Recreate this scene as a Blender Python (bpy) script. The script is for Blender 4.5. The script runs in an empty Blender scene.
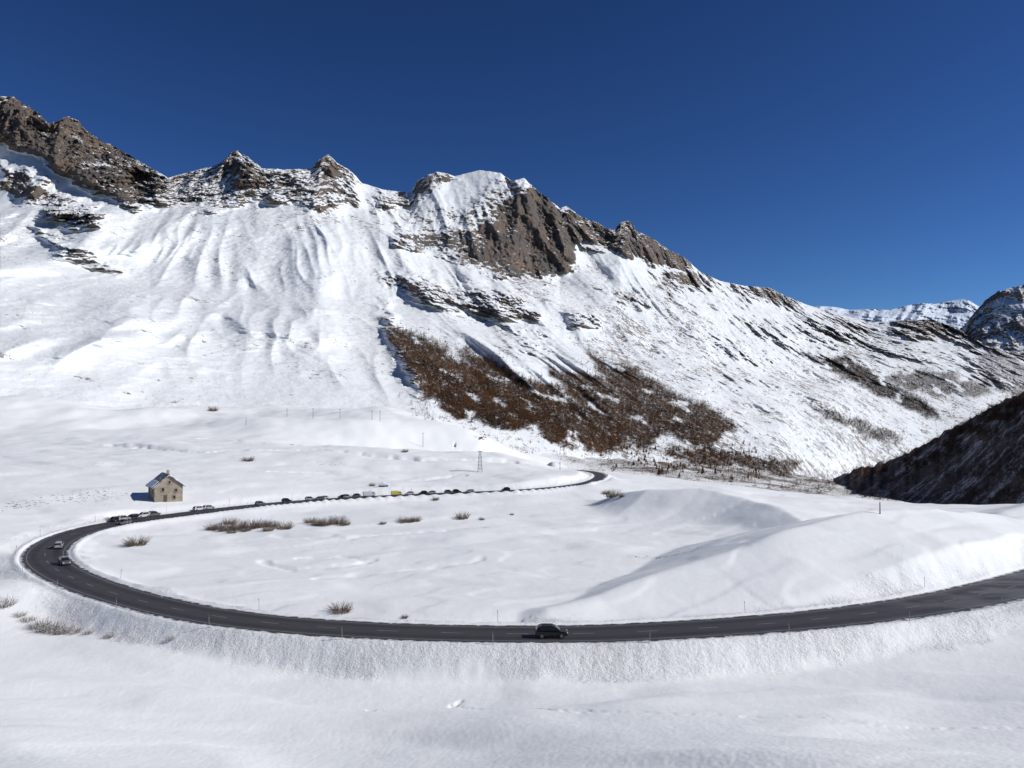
import bpy, math, random
import numpy as np
from mathutils import Vector, Matrix
random.seed(7); np.random.seed(7)
scene=bpy.context.scene
F=800.0; CX=512.0; CY=384.0; CAMZ=32.0
TH=math.atan(16/800.0)
cT,sT=math.cos(TH),math.sin(TH)

# ---------------------------------------------------------------- helpers
def ray(u,v):
    xc=(np.asarray(u,float)-CX)/F; yc=-(np.asarray(v,float)-CY)/F
    dy=cT-yc*sT; dz=sT+yc*cT
    return xc/dy, dz/dy          # X and Z per unit of Y
def project(x,y,z):
    zz=z-CAMZ
    d=y*cT+zz*sT; up=-y*sT+zz*cT
    return CX+F*x/d, CY-F*up/d
def sst(a,b,x):
    t=np.clip((x-a)/(b-a),0,1); return t*t*(3-2*t)

rs=np.random.RandomState(11)
PERM=np.tile(rs.permutation(256),3).astype(np.int32)
G=rs.normal(size=(256,3)); G/=np.linalg.norm(G,axis=1)[:,None]; G=G.astype(np.float32)
def pn(x,y,z=0.0):
    x,y,z=np.broadcast_arrays(np.asarray(x,np.float32),np.asarray(y,np.float32),np.asarray(z,np.float32))
    xi=np.floor(x).astype(np.int32); yi=np.floor(y).astype(np.int32); zi=np.floor(z).astype(np.int32)
    xf=x-xi; yf=y-yi; zf=z-zi; xi&=255; yi&=255; zi&=255
    fu=xf*xf*xf*(xf*(xf*6-15)+10); fv=yf*yf*yf*(yf*(yf*6-15)+10); fw=zf*zf*zf*(zf*(zf*6-15)+10)
    def c(i,j,k):
        h=PERM[PERM[PERM[xi+i]+yi+j]+zi+k]; g=G[h]
        return g[...,0]*(xf-i)+g[...,1]*(yf-j)+g[...,2]*(zf-k)
    def l(a,b,t): return a+(b-a)*t
    a=l(l(c(0,0,0),c(1,0,0),fu),l(c(0,1,0),c(1,1,0),fu),fv)
    b=l(l(c(0,0,1),c(1,0,1),fu),l(c(0,1,1),c(1,1,1),fu),fv)
    return l(a,b,fw)*1.5
def fbm(x,y,z=0.0,o=4):
    r=0; a=1.0; f=1.0; t=0
    for i in range(o):
        r=r+a*pn(x*f+13.1*i,y*f+7.7*i,z*f+3.3*i); t+=a; a*=0.5; f*=2.03
    return r/t
def rid(x,y,z=0.0,o=1,soft=0.0):
    r=0; a=1.0; f=1.0; t=0
    for i in range(o):
        nn=pn(x*f+5.1*i,y*f+9.7*i,z*f+1.3*i)
        r=r+a*(1-2*(np.sqrt(nn*nn+soft*soft)-soft)); t+=a; a*=0.5; f*=2.1
    return r/t

COL=scene.collection
def tag(o,label=None,cat=None,kind=None,group=None):
    if label: o["label"]=label
    if cat: o["category"]=cat
    if kind: o["kind"]=kind
    if group: o["group"]=group
def new_obj(name,me,parent=None,mats=()):
    o=bpy.data.objects.new(name,me); COL.objects.link(o)
    if parent is not None: o.parent=parent
    if me is not None:
        for m in mats: me.materials.append(m)
    return o
def mesh_np(name,V,Fq,smooth=True,attrs=None):
    V=np.asarray(V,np.float32); Fq=np.asarray(Fq,np.int32); n=Fq.shape[1]
    me=bpy.data.meshes.new(name)
    me.vertices.add(len(V)); me.vertices.foreach_set('co',V.ravel())
    me.loops.add(Fq.size); me.loops.foreach_set('vertex_index',Fq.ravel())
    me.polygons.add(len(Fq)); me.polygons.foreach_set('loop_start',np.arange(0,Fq.size,n,dtype=np.int32))
    me.update(calc_edges=True)
    me.polygons.foreach_set('use_smooth',np.full(len(Fq),smooth))
    for k,a in (attrs or {}).items():
        at=me.attributes.new(k,'FLOAT','POINT'); at.data.foreach_set('value',np.asarray(a,np.float32).ravel())
    me.update()
    return me
def grid_faces(nr,nc):
    i=np.arange(nr-1)[:,None]*nc+np.arange(nc-1)[None,:]
    return np.stack([i,i+1,i+nc+1,i+nc],-1).reshape(-1,4)

# ---------------------------------------------------------------- materials
class NT:
    def __init__(s,name):
        s.m=bpy.data.materials.new(name); s.m.use_nodes=True; s.t=s.m.node_tree
        s.t.nodes.clear(); s.out=s.t.nodes.new('ShaderNodeOutputMaterial')
        s.b=s.t.nodes.new('ShaderNodeBsdfPrincipled'); s.t.links.new(s.b.outputs[0],s.out.inputs[0])
        s.pos=s.t.nodes.new('ShaderNodeNewGeometry')
    def lk(s,a,b):
        if isinstance(a,(int,float)): b.default_value=a
        elif isinstance(a,tuple): b.default_value=a+(1,) if len(a)==3 and len(b.default_value)==4 else a
        else: s.t.links.new(a,b)
    def math(s,op,a,b=0.0,c=None,clamp=False):
        n=s.t.nodes.new('ShaderNodeMath'); n.operation=op; n.use_clamp=clamp
        s.lk(a,n.inputs[0]); s.lk(b,n.inputs[1])
        if c is not None: s.lk(c,n.inputs[2])
        return n.outputs[0]
    def noise(s,scale,detail=4,rough=0.55,vec=None,stretch=None,dist=0.0):
        n=s.t.nodes.new('ShaderNodeTexNoise'); n.inputs['Scale'].default_value=scale
        n.inputs['Detail'].default_value=detail; n.inputs['Roughness'].default_value=rough
        n.inputs['Distortion'].default_value=dist
        v=vec if vec is not None else s.pos.outputs['Position']
        if stretch:
            mp=s.t.nodes.new('ShaderNodeMapping'); mp.inputs['Scale'].default_value=stretch
            s.t.links.new(v,mp.inputs['Vector']); v=mp.outputs[0]
        s.t.links.new(v,n.inputs['Vector']); return n.outputs[0]
    def attr(s,name):
        n=s.t.nodes.new('ShaderNodeAttribute'); n.attribute_name=name; return n.outputs['Fac']
    def ss(s,x,a,b):
        n=s.t.nodes.new('ShaderNodeMapRange'); n.interpolation_type='SMOOTHSTEP'
        s.lk(x,n.inputs[0]); n.inputs[1].default_value=a; n.inputs[2].default_value=b
        return n.outputs[0]
    def mix(s,f,a,b):
        n=s.t.nodes.new('ShaderNodeMix'); n.data_type='RGBA'
        s.lk(f,n.inputs[0]); s.lk(a,n.inputs[6]); s.lk(b,n.inputs[7]); return n.outputs[2]
    def bump(s,h,dist,strength=1.0,prev=None):
        n=s.t.nodes.new('ShaderNodeBump'); n.inputs['Distance'].default_value=dist
        s.lk(strength,n.inputs['Strength']); s.lk(h,n.inputs['Height'])
        if prev is not None: s.t.links.new(prev,n.inputs['Normal'])
        return n.outputs[0]
    def fin(s,col,rough=0.7,normal=None,metal=0.0,spec=0.3):
        s.lk(col,s.b.inputs['Base Color']); s.lk(rough,s.b.inputs['Roughness'])
        s.b.inputs['Metallic'].default_value=metal; s.b.inputs['Specular IOR Level'].default_value=spec
        if normal is not None: s.t.links.new(normal,s.b.inputs['Normal'])
        return s.m
def simple(name,col,rough=0.6,metal=0.0,var=0.25,scale=3.0,spec=0.3):
    n=NT(name); f=n.noise(scale,3)
    dark=tuple(c*(1-var) for c in col); lite=tuple(min(1,c*(1+var)) for c in col)
    return n.fin(n.mix(f,dark,lite),rough,None,metal,spec)

def mat_ground():
    n=NT('snow_ground'); bank=n.attr('bank'); grass=n.attr('grass')
    big=n.noise(0.03,4)
    snow=n.mix(n.ss(big,0.35,0.7),(0.885,0.89,0.872),(0.92,0.918,0.895))
    clod=n.noise(1.3,7,0.72)
    dirt=n.math('MULTIPLY',bank,n.ss(clod,0.50,0.70))
    snow=n.mix(n.math('MULTIPLY',dirt,0.33),snow,(0.42,0.40,0.38))
    g=n.ss(n.math('ADD',n.noise(0.8,6,0.7),n.math('MULTIPLY',grass,0.22)),0.72,0.80)
    col=n.mix(g,snow,(0.13,0.10,0.07))
    g2=n.ss(n.math('ADD',n.noise(0.14,6,0.75),n.math('MULTIPLY',n.math('SUBTRACT',grass,0.9),0.4)),0.60,0.68)
    g2=n.math('MULTIPLY',g2,n.ss(grass,0.85,1.0))
    col=n.mix(n.math('MULTIPLY',g2,0.8),col,(0.12,0.085,0.06))
    b1=n.bump(n.noise(0.22,4,0.5),0.7,0.20)
    b2=n.bump(n.noise(0.9,5,0.55,stretch=(0.55,1.3,1)),0.14,0.42,b1)
    b3=n.bump(clod,0.70,bank,b2)
    return n.fin(col,0.75,b3,spec=0.2)
def mat_mountain(name='mountain_snow_rock',far=False):
    n=NT(name); rock=n.attr('rock'); forest=n.attr('forest'); speck=n.attr('speck')
    sep=n.t.nodes.new('ShaderNodeSeparateXYZ'); n.t.links.new(n.pos.outputs['Normal'],sep.inputs[0]); nz=sep.outputs[2]
    s=0.4 if far else 1.0
    n1=n.noise(0.012*s,5,0.6); n2=n.noise(0.055*s,7,0.74)
    strata=n.noise(0.024*s,6,0.70,stretch=(0.95,0.95,1.2),dist=1.0)
    rg_=n.math('MINIMUM',n.math('ADD',n.math('MULTIPLY',rock,1.5),0.08),1.0)
    f=n.math('ADD',n.math('MULTIPLY',n.math('SUBTRACT',n2,0.5),2.0),n.math('MULTIPLY',n.math('SUBTRACT',strata,0.5),1.6))
    f=n.math('ADD',f,n.math('MULTIPLY',n.math('SUBTRACT',n1,0.5),0.8))
    f=n.math('ADD',f,n.math('MULTIPLY',n.math('SUBTRACT',0.60,nz),1.3))
    f=n.math('ADD',rock,n.math('MULTIPLY',f,rg_))
    rm=n.ss(f,0.52,0.62)
    rc=n.mix(n.ss(n.noise(0.014*s,6,0.65,stretch=(1,1,0.5)),0.38,0.60),(0.30,0.222,0.170),(0.20,0.176,0.158))
    rc=n.mix(n.ss(n.noise(0.07*s,6,0.75,stretch=(1,1,0.25)),0.51,0.66),rc,(0.080,0.069,0.062))
    rc=n.mix(n.math('MULTIPLY',n.ss(n.noise(0.2*s,5,0.8),0.50,0.70),0.45),rc,(0.38,0.33,0.285))
    sp=n.noise(0.11*s,5,0.75); sp2=n.noise(0.024*s,5,0.7); sp3=n.noise(0.006*s,4,0.6)
    spm=n.math('ADD',n.math('ADD',sp,n.math('MULTIPLY',speck,0.155)),n.math('MULTIPLY',n.math('SUBTRACT',sp2,0.5),0.6))
    spm=n.ss(n.math('ADD',spm,n.math('MULTIPLY',n.math('SUBTRACT',sp3,0.5),0.30)),0.69,0.76)
    snow=n.mix(n.ss(n.noise(0.006,4),0.35,0.65),(0.76,0.775,0.785),(0.82,0.825,0.82))
    if far: snow=n.mix(0.45,snow,(0.52,0.65,0.85))  # aerial haze painted into the distant snow as a blue tint
    col=n.mix(n.math('MULTIPLY',spm,0.85),snow,(0.13,0.10,0.08))
    fm=n.math('MULTIPLY',forest,n.ss(n.noise(0.10,7,0.8),0.37,0.48))
    col=n.mix(n.math('MULTIPLY',fm,0.92),col,(0.062,0.042,0.030))
    col=n.mix(rm,col,rc)
    b=n.bump(n.noise(0.04*s,7,0.66),10.0/s,0.36)
    b=n.bump(n.noise(0.08*s,8,0.78,stretch=(1,1,0.4)),18.0/s,n.math('MULTIPLY',rm,1.0),b)
    return n.fin(col,0.8,b,spec=0.12)
def mat_hill():
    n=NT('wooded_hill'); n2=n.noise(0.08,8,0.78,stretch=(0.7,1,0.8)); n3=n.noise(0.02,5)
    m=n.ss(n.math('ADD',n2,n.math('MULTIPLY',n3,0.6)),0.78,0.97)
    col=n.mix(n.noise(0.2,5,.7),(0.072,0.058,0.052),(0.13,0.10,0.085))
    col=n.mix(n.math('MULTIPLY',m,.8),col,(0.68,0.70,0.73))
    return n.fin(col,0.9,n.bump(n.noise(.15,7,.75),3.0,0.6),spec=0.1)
M_ground=mat_ground(); M_mtn=mat_mountain(); M_far=mat_mountain('far_hazed_snow_rock',far=True); M_hill=mat_hill()
def mat_road():
    n=NT('asphalt'); uvn=n.t.nodes.new('ShaderNodeUVMap'); uvn.uv_map='UVMap'
    sp=n.t.nodes.new('ShaderNodeSeparateXYZ'); n.t.links.new(uvn.outputs[0],sp.inputs[0])
    sx=n.t.nodes.new('ShaderNodeSeparateXYZ'); n.t.links.new(n.pos.outputs['Position'],sx.inputs[0])
    lat=n.math('ABSOLUTE',sp.outputs[0])
    base=n.mix(n.noise(0.12,5,0.6),(0.026,0.025,0.027),(0.052,0.050,0.051))
    tr=n.ss(n.math('ABSOLUTE',n.math('SUBTRACT',lat,0.45)),0.02,0.22)
    base=n.mix(n.math('MULTIPLY',tr,0.5),base,(0.072,0.07,0.072))
    painted_sheen=n.math('MULTIPLY',n.ss(sx.outputs[0],45,85),n.ss(n.noise(0.25,4,.6,stretch=(.4,1,1)),.42,.6))
    base=n.mix(n.math('MULTIPLY',painted_sheen,.6),base,(0.17,0.172,0.18))  # sky sheen of the wet right-hand stretch painted as paler grey base colour
    ed=n.ss(n.math('ADD',lat,n.math('MULTIPLY',n.math('SUBTRACT',n.noise(0.6,6,0.75),0.5),0.75)),0.88,1.0)
    col=n.mix(ed,base,(0.68,0.69,0.70))
    r=n.math('ADD',0.5,n.math('MULTIPLY',n.noise(0.3,3),0.35))
    return n.fin(col,r,n.bump(n.noise(8,3),0.02,0.3),spec=0.3)
M_road=mat_road()
M_mark=simple('road_paint',(0.25,0.25,0.25),0.7,var=.4,scale=.5)

# ---------------------------------------------------------------- road path
RP=[(230,262,0,7),(165,203,0,7),(120,162,0,6.3),(91,141,0,5.6),(66,126,0,4.9),(42,116.5,0,4.4),(20,111.5,0,4.2),(5,110,0,4.0),(-14,111,0,3.9),(-32,114.5,0,3.9),(-46,120,0,3.9),
    (-59,128,0,3.9),(-72,138,0,3.9),(-84.5,150,0,4.0),(-95,163,0,4.1),(-102,178,0,4.1),(-105,192,0,4.0),(-104,205,0,4.0),(-98,217,0,3.9),(-90,228,0,3.8),(-79,242,0,3.5),(-64,255,0,3.2),(-46,265,0,2.9),
    (-24,274,0,2.7),(-4,281,0,2.6),(12,290,0,2.5),(25,303,0,2.4),(33,319,0,2.3),(37,336,0,2.2),(38,354,-0.5,2.2),(36,376,-1.4,2.2),(30,398,-2.8,2.2),(19,420,-4.5,2.2),(4,446,-6.5,2.2),(-17,480,-9,2.2)]
RP=np.array(RP,float)
def catmull(P,n=24):
    out=[]
    Q=np.vstack([2*P[0]-P[1],P,2*P[-1]-P[-2]])
    for i in range(1,len(Q)-2):
        p0,p1,p2,p3=Q[i-1:i+3]
        for k in range(n):
            t=k/n; out.append(0.5*((2*p1)+(-p0+p2)*t+(2*p0-5*p1+4*p2-p3)*t*t+(-p0+3*p1-3*p2+p3)*t**3))
    out.append(P[-1]); return np.array(out)
RD=catmull(RP,16)
ker=np.ones(17)/17.
for c in range(4):
    pad=np.pad(RD[:,c],8,mode='reflect',reflect_type='odd'); RD[:,c]=np.convolve(pad,ker,'valid')
seg=np.linalg.norm(np.diff(RD[:,:2],axis=0),axis=1); SL=np.concatenate([[0],np.cumsum(seg)])
LT=SL[-1]; ns=int(LT/1.5); S=np.linspace(0,LT,ns)
R=np.stack([np.interp(S,SL,RD[:,c]) for c in range(4)],1)
T=np.gradient(R[:,:2],axis=0); T/=np.linalg.norm(T,axis=1)[:,None]
N=np.stack([T[:,1],-T[:,0]],1)      # right hand side of travel = inside of the bend

# ---------------------------------------------------------------- ground control points
CPs=[]
def cp(x,y,z): CPs.append((x,y,z))
def cpp(u,v,Y):
    a,b=ray(u,v); cp(a*Y,Y,CAMZ+b*Y)
for x in (-120,-60,0,60,120):
    cp(x,-20,30.5); cp(x,0,29.3); cp(x,10,25.5)
for x in (-60,-20,20,60): cp(x,22,19.2)
for x in (-70,-35,0,35,75):
    cp(x,40,12.0+(1.6 if x<-50 else 0)+(1.0 if x>50 else 0)); 
for x,z in ((-90,7),(-45,5.4),(-20,2.8),(0,3.8),(25,5.1),(45,5.0),(95,7)): cp(x,62,z)
for x,z in ((-110,3),(-50,0.3),(-28,-1.5),(-8,-1.7),(12,-0.5),(30,-1.1),(60,1.0),(110,4)): cp(x,84,z)
for i in range(0,ns,9):
    x,y=R[i,:2]
    hw=R[i,3]
    if x>80: ho,hi=-2.8,0.6
    elif y<150 and x>-70: 
        ho=-3.2 if -35<x<50 else -2.5
        hi=-1.0 if x<20 else -0.4
    elif x<-80 and y<200: ho,hi=-0.8 if y<165 else 0.8,-1.0
    elif y<335: ho,hi=1.3,-1.2
    else: ho,hi=0.5+R[i,2],-1.2+R[i,2]
    cp(x-N[i,0]*(hw+6.0),y-N[i,1]*(hw+6.0),ho)
    cp(x+N[i,0]*(hw+7),y+N[i,1]*(hw+7),hi)
for p in [(-40,170,-2.2),(-60,195,-1.8),(-80,180,-1.5),(0,205,-2.2),(-20,235,-2.0),(10,160,-1.8),(-20,140,-1.6),(20,255,-2.6),(10,138,-1.5),(24,138,-1.4),
          (30,156,-1.8),(50,176,-2.0),(74,196,-2.0),(95,208,-1.8),(95,158,2.2),(98,168,3.0),(125,190,3.0),(40,185,-2.2),(70,212,-2.4),(100,218,-2.0),
          (34,228,-3.0),(62,250,0.6),(84,247,1.0),(56,219,-2.8),(84,222,-2.2),(60,285,-4),(120,245,-1.5),(100,290,-6),(150,260,-3.5),(165,225,-1),(190,290,-7),(215,300,-7),(150,300,-9),(240,330,-9),(60,320,-2.5),(20,330,2)]: cp(*p)
for p in [(-60,470,280),(-60,440,420),(0,492,240),(0,452,350),(0,402,550),(0,392,700),(-200,470,300),(-200,400,560),(-200,375,700),
          (90,485,255),(100,450,360),(60,425,470),(110,410,600),(200,474,285),(200,440,400),(180,428,500),(210,413,600),(300,475,300),(300,446,400),(300,434,480),(310,418,600),(400,481,305),(400,452,400),(405,420,600),
          (430,418,640),(500,471,330),(500,455,395),(500,440,470),(560,470,345),(555,459,430),(600,472,400),(470,430,540)]: cpp(*p)
for p in [(430,432,800),(500,446,600),(500,457,800),(560,474,550),(560,466,700),(620,480,450),(620,474,700),(620,462,1000),(700,487,430),(700,480,600),(700,472,850),(700,463,1200),
          (800,496,430),(800,490,700),(800,484,1100),(800,476,1500),(900,508,450),(900,508,900),(900,496,1500),(1024,538,450),(1024,530,900),(1024,505,1500),(1200,520,500),(1200,500,1200),
          (0,393,1000),(200,412,1000),(-200,380,1000),(400,425,1000)]: cpp(*p)
for u in (-200,100,400,700,1000,1200):
    a,b=ray(u,400)
    for Y,z in ((2500,-60 if u<500 else -220),(6000,-150),(14000,-200)): cp(a*Y,Y,z)
CPs=np.array(CPs)
def warp(x,y):
    yy=np.maximum(y+60,5.0); return np.log(yy)*3.0, x/yy*2.2
def tps(ax,ay,bx,by):
    r2=(ax[:,None]-bx[None,:])**2+(ay[:,None]-by[None,:])**2
    return 0.5*r2*np.log(r2+1e-9)
wx,wy=warp(CPs[:,0],CPs[:,1]); n=len(CPs)
A=np.zeros((n+3,n+3)); A[:n,:n]=tps(wx,wy,wx,wy)+np.eye(n)*0.0008
A[:n,n]=1;A[:n,n+1]=wx;A[:n,n+2]=wy;A[n:,:n]=A[:n,n:].T
W=np.linalg.solve(A,np.concatenate([CPs[:,2],[0,0,0]]))
def zbase(x,y):
    sh=x.shape; x=x.ravel();y=y.ravel(); out=np.empty(len(x))
    ax,ay=warp(x,y)
    for i in range(0,len(x),40000):
        s=slice(i,i+40000)
        out[s]=(tps(ax[s].astype(np.float32),ay[s].astype(np.float32),wx.astype(np.float32),wy.astype(np.float32))@W[:n])+W[n]+W[n+1]*ax[s]+W[n+2]*ay[s]
    return out.reshape(sh)
gx=np.arange(-260,300,1.0); gy=np.arange(60,520,1.0); GX,GY=np.meshgrid(gx,gy)
px=GX.ravel().astype(np.float32); py=GY.ravel().astype(np.float32)
bd=np.full(px.shape,1e9,np.float32); bi=np.zeros(px.shape,np.int32)
for i in range(0,ns,2):
    d=(px-R[i,0])**2+(py-R[i,1])**2; m=d<bd; bd[m]=d[m]; bi[m]=i
sd=np.zeros(px.shape,np.float32); best=np.full(px.shape,1e9,np.float32); rz=np.zeros(px.shape,np.float32); rw=np.zeros(px.shape,np.float32)
for k in (-2,-1,0,1):
    i0=np.clip(bi+k,0,ns-2); a=R[i0]; b=R[i0+1]
    dx=b[:,0]-a[:,0]; dy=b[:,1]-a[:,1]; L2=dx*dx+dy*dy
    t=np.clip(((px-a[:,0])*dx+(py-a[:,1])*dy)/L2,0,1)
    ex=px-(a[:,0]+t*dx); ey=py-(a[:,1]+t*dy); d=np.hypot(ex,ey)
    sg=np.sign(ex*dy-ey*dx); m=d<best
    best[m]=d[m]; sd[m]=(d*sg)[m]; rz[m]=(a[:,2]+t*(b[:,2]-a[:,2]))[m]; rw[m]=(a[:,3]+t*(b[:,3]-a[:,3]))[m]
sd=sd.reshape(GX.shape); rz=rz.reshape(GX.shape); rw=rw.reshape(GX.shape)
def samp(arr,x,y):
    fx=np.clip((x-gx[0]),0,len(gx)-1.001); fy=np.clip((y-gy[0]),0,len(gy)-1.001)
    ix=fx.astype(int); iy=fy.astype(int); tx=fx-ix; ty=fy-iy
    return (arr[iy,ix]*(1-tx)+arr[iy,ix+1]*tx)*(1-ty)+(arr[iy+1,ix]*(1-tx)+arr[iy+1,ix+1]*tx)*ty
CH=[
 ([(-52,168),(-44,160),(-35,163),(-30,170),(-38,176),(-46,172)],1.6,0.5),
 ([(-36,150),(-28,157),(-18,160),(-6,172)],1.6,0.4),
 ([(-60,200),(-40,196),(-25,205),(-8,212)],1.8,0.5),
 ([(-16.5,90.6),(-14.5,90.2)],0.35,0.35),
 ([(-7,92),(-6,94)],0.45,0.4),
 ([(-6,92),(-1,88),(4,83),(10,79.5),(16,77.5),(24,76),(34,73),(46,72)],0.5,0.22),
 ([(-90,300),(-70,306),(-40,300),(-20,316)],3,1.0),
 ([(-160,420),(-110,400),(-60,420),(-20,400)],6,2.2),
 ([(-190,380),(-140,350),(-90,365),(-40,350),(0,362)],4,1.5),
]
def dist_poly(x,y,pts):
    d=np.full(x.shape,1e9)
    for (x0,y0),(x1,y1) in zip(pts[:-1],pts[1:]):
        dx,dy=x1-x0,y1-y0; t=np.clip(((x-x0)*dx+(y-y0)*dy)/(dx*dx+dy*dy),0,1)
        d=np.minimum(d,np.hypot(x-x0-t*dx,y-y0-t*dy))
    return d
def w3(u,v,Y):
    a,b=ray(u,v); return (float(a)*Y,Y,CAMZ+float(b)*Y)
RIDGES=[([w3(550,608,123),w3(600,596,128),w3(650,580,133),w3(700,562,139),w3(760,540,146),w3(815,522,154),w3(870,512,162),w3(930,509,173),w3(1000,516,184)],0.30,0.25,0.25),
        ([w3(595,502,268),w3(620,494,262),w3(650,489,256),w3(700,489,250),w3(750,499,234),w3(790,513,212),w3(812,530,196)],0.18,0.32,1.4),
        ([w3(965,532,205),w3(1000,512,214),w3(1040,500,222),w3(1100,495,232)],0.35,0.42,0.8)]
def ridge_field(x,y,z):
    for pts,sl,sr,sm in RIDGES:
        bd_=np.full(x.shape,1e9); hb=np.zeros(x.shape); sb=np.ones(x.shape)
        for (x0,y0,z0),(x1,y1,z1) in zip(pts[:-1],pts[1:]):
            dx,dy=x1-x0,y1-y0; t=np.clip(((x-x0)*dx+(y-y0)*dy)/(dx*dx+dy*dy),0,1)
            ex=x-x0-t*dx; ey=y-y0-t*dy; d=np.hypot(ex,ey); m=d<bd_
            bd_=np.where(m,d,bd_); hb=np.where(m,z0+t*(z1-z0),hb); sb=np.where(m,np.sign(ex*dy-ey*dx),sb)
        tent=hb-np.where(sb>0,sr,sl)*(np.sqrt(bd_**2+0.4)-0.63)
        k=sm; h=np.clip(0.5+0.5*(tent-z)/k,0,1)
        z=z*(1-h)+tent*h+k*h*(1-h)
    return z
def ground_height(X,Y):
    z=zbase(X,Y)
    xq=X+2.5*pn(X/28,Y/28,11); yq=Y+2.5*pn(X/28,Y/28,17)
    near=(Y<420)
    sel=(Y>100)&(Y<330)&(X>-10)
    z[sel]=ridge_field(xq[sel],yq[sel],z[sel])
    amp=np.interp(Y,[0,60,100,150,300,400,900,3000],[0.3,0.8,0.6,0.5,1.2,2.0,4,20])
    z=z+amp*fbm(X/55,Y/55,0,3)+0.14*amp*pn(X/9,Y/14,3)
    lw=(1-sst(-120,0,X+0.15*Y-60))*sst(380,520,Y)*(1-sst(900,1300,Y))
    z=z+lw*(13*fbm(X/130,Y/170,4.4,3)+7*np.maximum(0,pn(X/80,Y/120,9.4)))
    vf=sst(380,520,Y)*sst(0,60,X)*(1-sst(1300,1700,Y)); z=z+vf*(2.2*rid(X/60+1,Y/90,2,2,.05)-1.0)
    z=z+np.where(near,0.04*fbm(X/2.6,Y/3.6,1.0,3),0)
    dr=pn(X/30+Y/60,Y/15,7.0); z=z+np.where(near,0.38*sst(-0.06,0.28,dr)*np.interp(Y,[0,90,130,300],[0.5,0.7,1.0,1.6]),0)
    dr=pn(X/15+4,Y/8-X/40,17.0); z=z+np.where(near&(Y>120),0.17*sst(0.0,0.20,dr),0)
    fg=1-sst(90,102,Y); z=z+fg*sst(20,36,Y)*(1.2*sst(-.16,.30,pn(X/38+2,Y/22+X/80,31))+0.12*sst(-.05,.16,pn(X/26+2,Y/11-X/50,37)))
    wxn=X+2.2*pn(X/6,Y/6,5); wyn=Y+2.2*pn(X/6,Y/6,9)
    for pts,w,dp in CH:
        big=w>1
        d=dist_poly(wxn if big else X+.5*pn(X,Y,5),wyn if big else Y+.5*pn(X,Y,6),pts); z=z-dp*(1-sst(w*0.35,w,d))*(0.55+0.8*np.abs(pn(X/5,Y/5,2)))
    s=samp(sd,X,Y); inb=(X>gx[0]+1)&(X<gx[-1]-1)&(Y>gy[0]+1)&(Y<gy[-1]-1)
    d=np.where(inb,np.abs(s),999); hw=samp(rw,X,Y); zr=samp(rz,X,Y)
    e=d-hw
    ne=e+0.2*pn(X/2,Y/2,4)+0.7*pn(X/14,Y/14,14)
    b=np.where(s<0,sst(0.9,6.0,ne),sst(0.9,5.0,ne))
    b=b*sst(0.3,1.3,e)
    z=(zr-0.14)*(1-b)+z*b
    farr=sst(225,255,Y)
    berm=np.exp(-((e-1.15)/0.6)**2)*(0.65+0.35*pn(X/4,Y/4,8))
    z=z+berm*(0.5+np.where(s>0,0.5*farr*(1+pn(X/12,Y/12,5)),0))
    wid=np.where(s<0,6.0+2.0*sst(40,90,X),3.0)+2.8*pn(X/16,Y/16,19)
    bank=sst(0.3,1.2,e)*(1-sst(wid-1.8,wid+1.4,e+2.2*pn(X/4,Y/4,6)))
    bank=bank*np.where(Y>215,0.45,1.0)*(0.7+0.5*pn(X/9,Y/9,23))
    z=z+bank*(0.14*fbm(X/1.4,Y/1.4,3,2)+0.10)
    return z,bank,e
NR,NC=880,1300
Yv=np.concatenate([np.linspace(-15,17,20),np.exp(np.linspace(math.log(18),math.log(1700),NR-60)),np.geomspace(1750,14000,40)])
Sv=np.linspace(-0.92,0.92,NC)
YY=np.repeat(Yv[:,None],NC,1); XX=Sv[None,:]*(YY+45)
ZZ,BK,EE=ground_height(XX,YY)
gr=0.30*sst(0.1,0.5,fbm(XX/45,YY/45,4,2))
for (x,y,r,a) in [(-125,238,22,1.0),(-135,222,14,1.0),(-75,330,10,1.2),(28,174,6,1.2),(33,171,5,1.3),(-92,130,8,.8),(20,440,18,1.3),(-150,300,25,.6),(48,350,10,1.0),(-40,185,12,.5),(-15.5,90.4,1.8,.7),(-6.5,93,1.2,.7)]:
    gr=np.maximum(gr,np.minimum(a,.84 if y<400 else 2)*np.exp(-((XX-x)**2+((YY-y)*1.2)**2)/r**2))
gr=np.where(EE<2.0,gr*0.2,gr)+np.where(YY>380,sst(380,520,YY)*sst(20,70,XX)*(1.10+0.5*fbm(XX/60,YY/90,5,2)),0)
me=mesh_np('ground',np.stack([XX,YY,ZZ],-1).reshape(-1,3),grid_faces(NR,NC),True,{'bank':BK,'grass':gr})
ground=new_obj('ground',me,None,[M_ground]); tag(ground,'snow-covered rolling ground around the mountain road','snowfield','structure')

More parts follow.
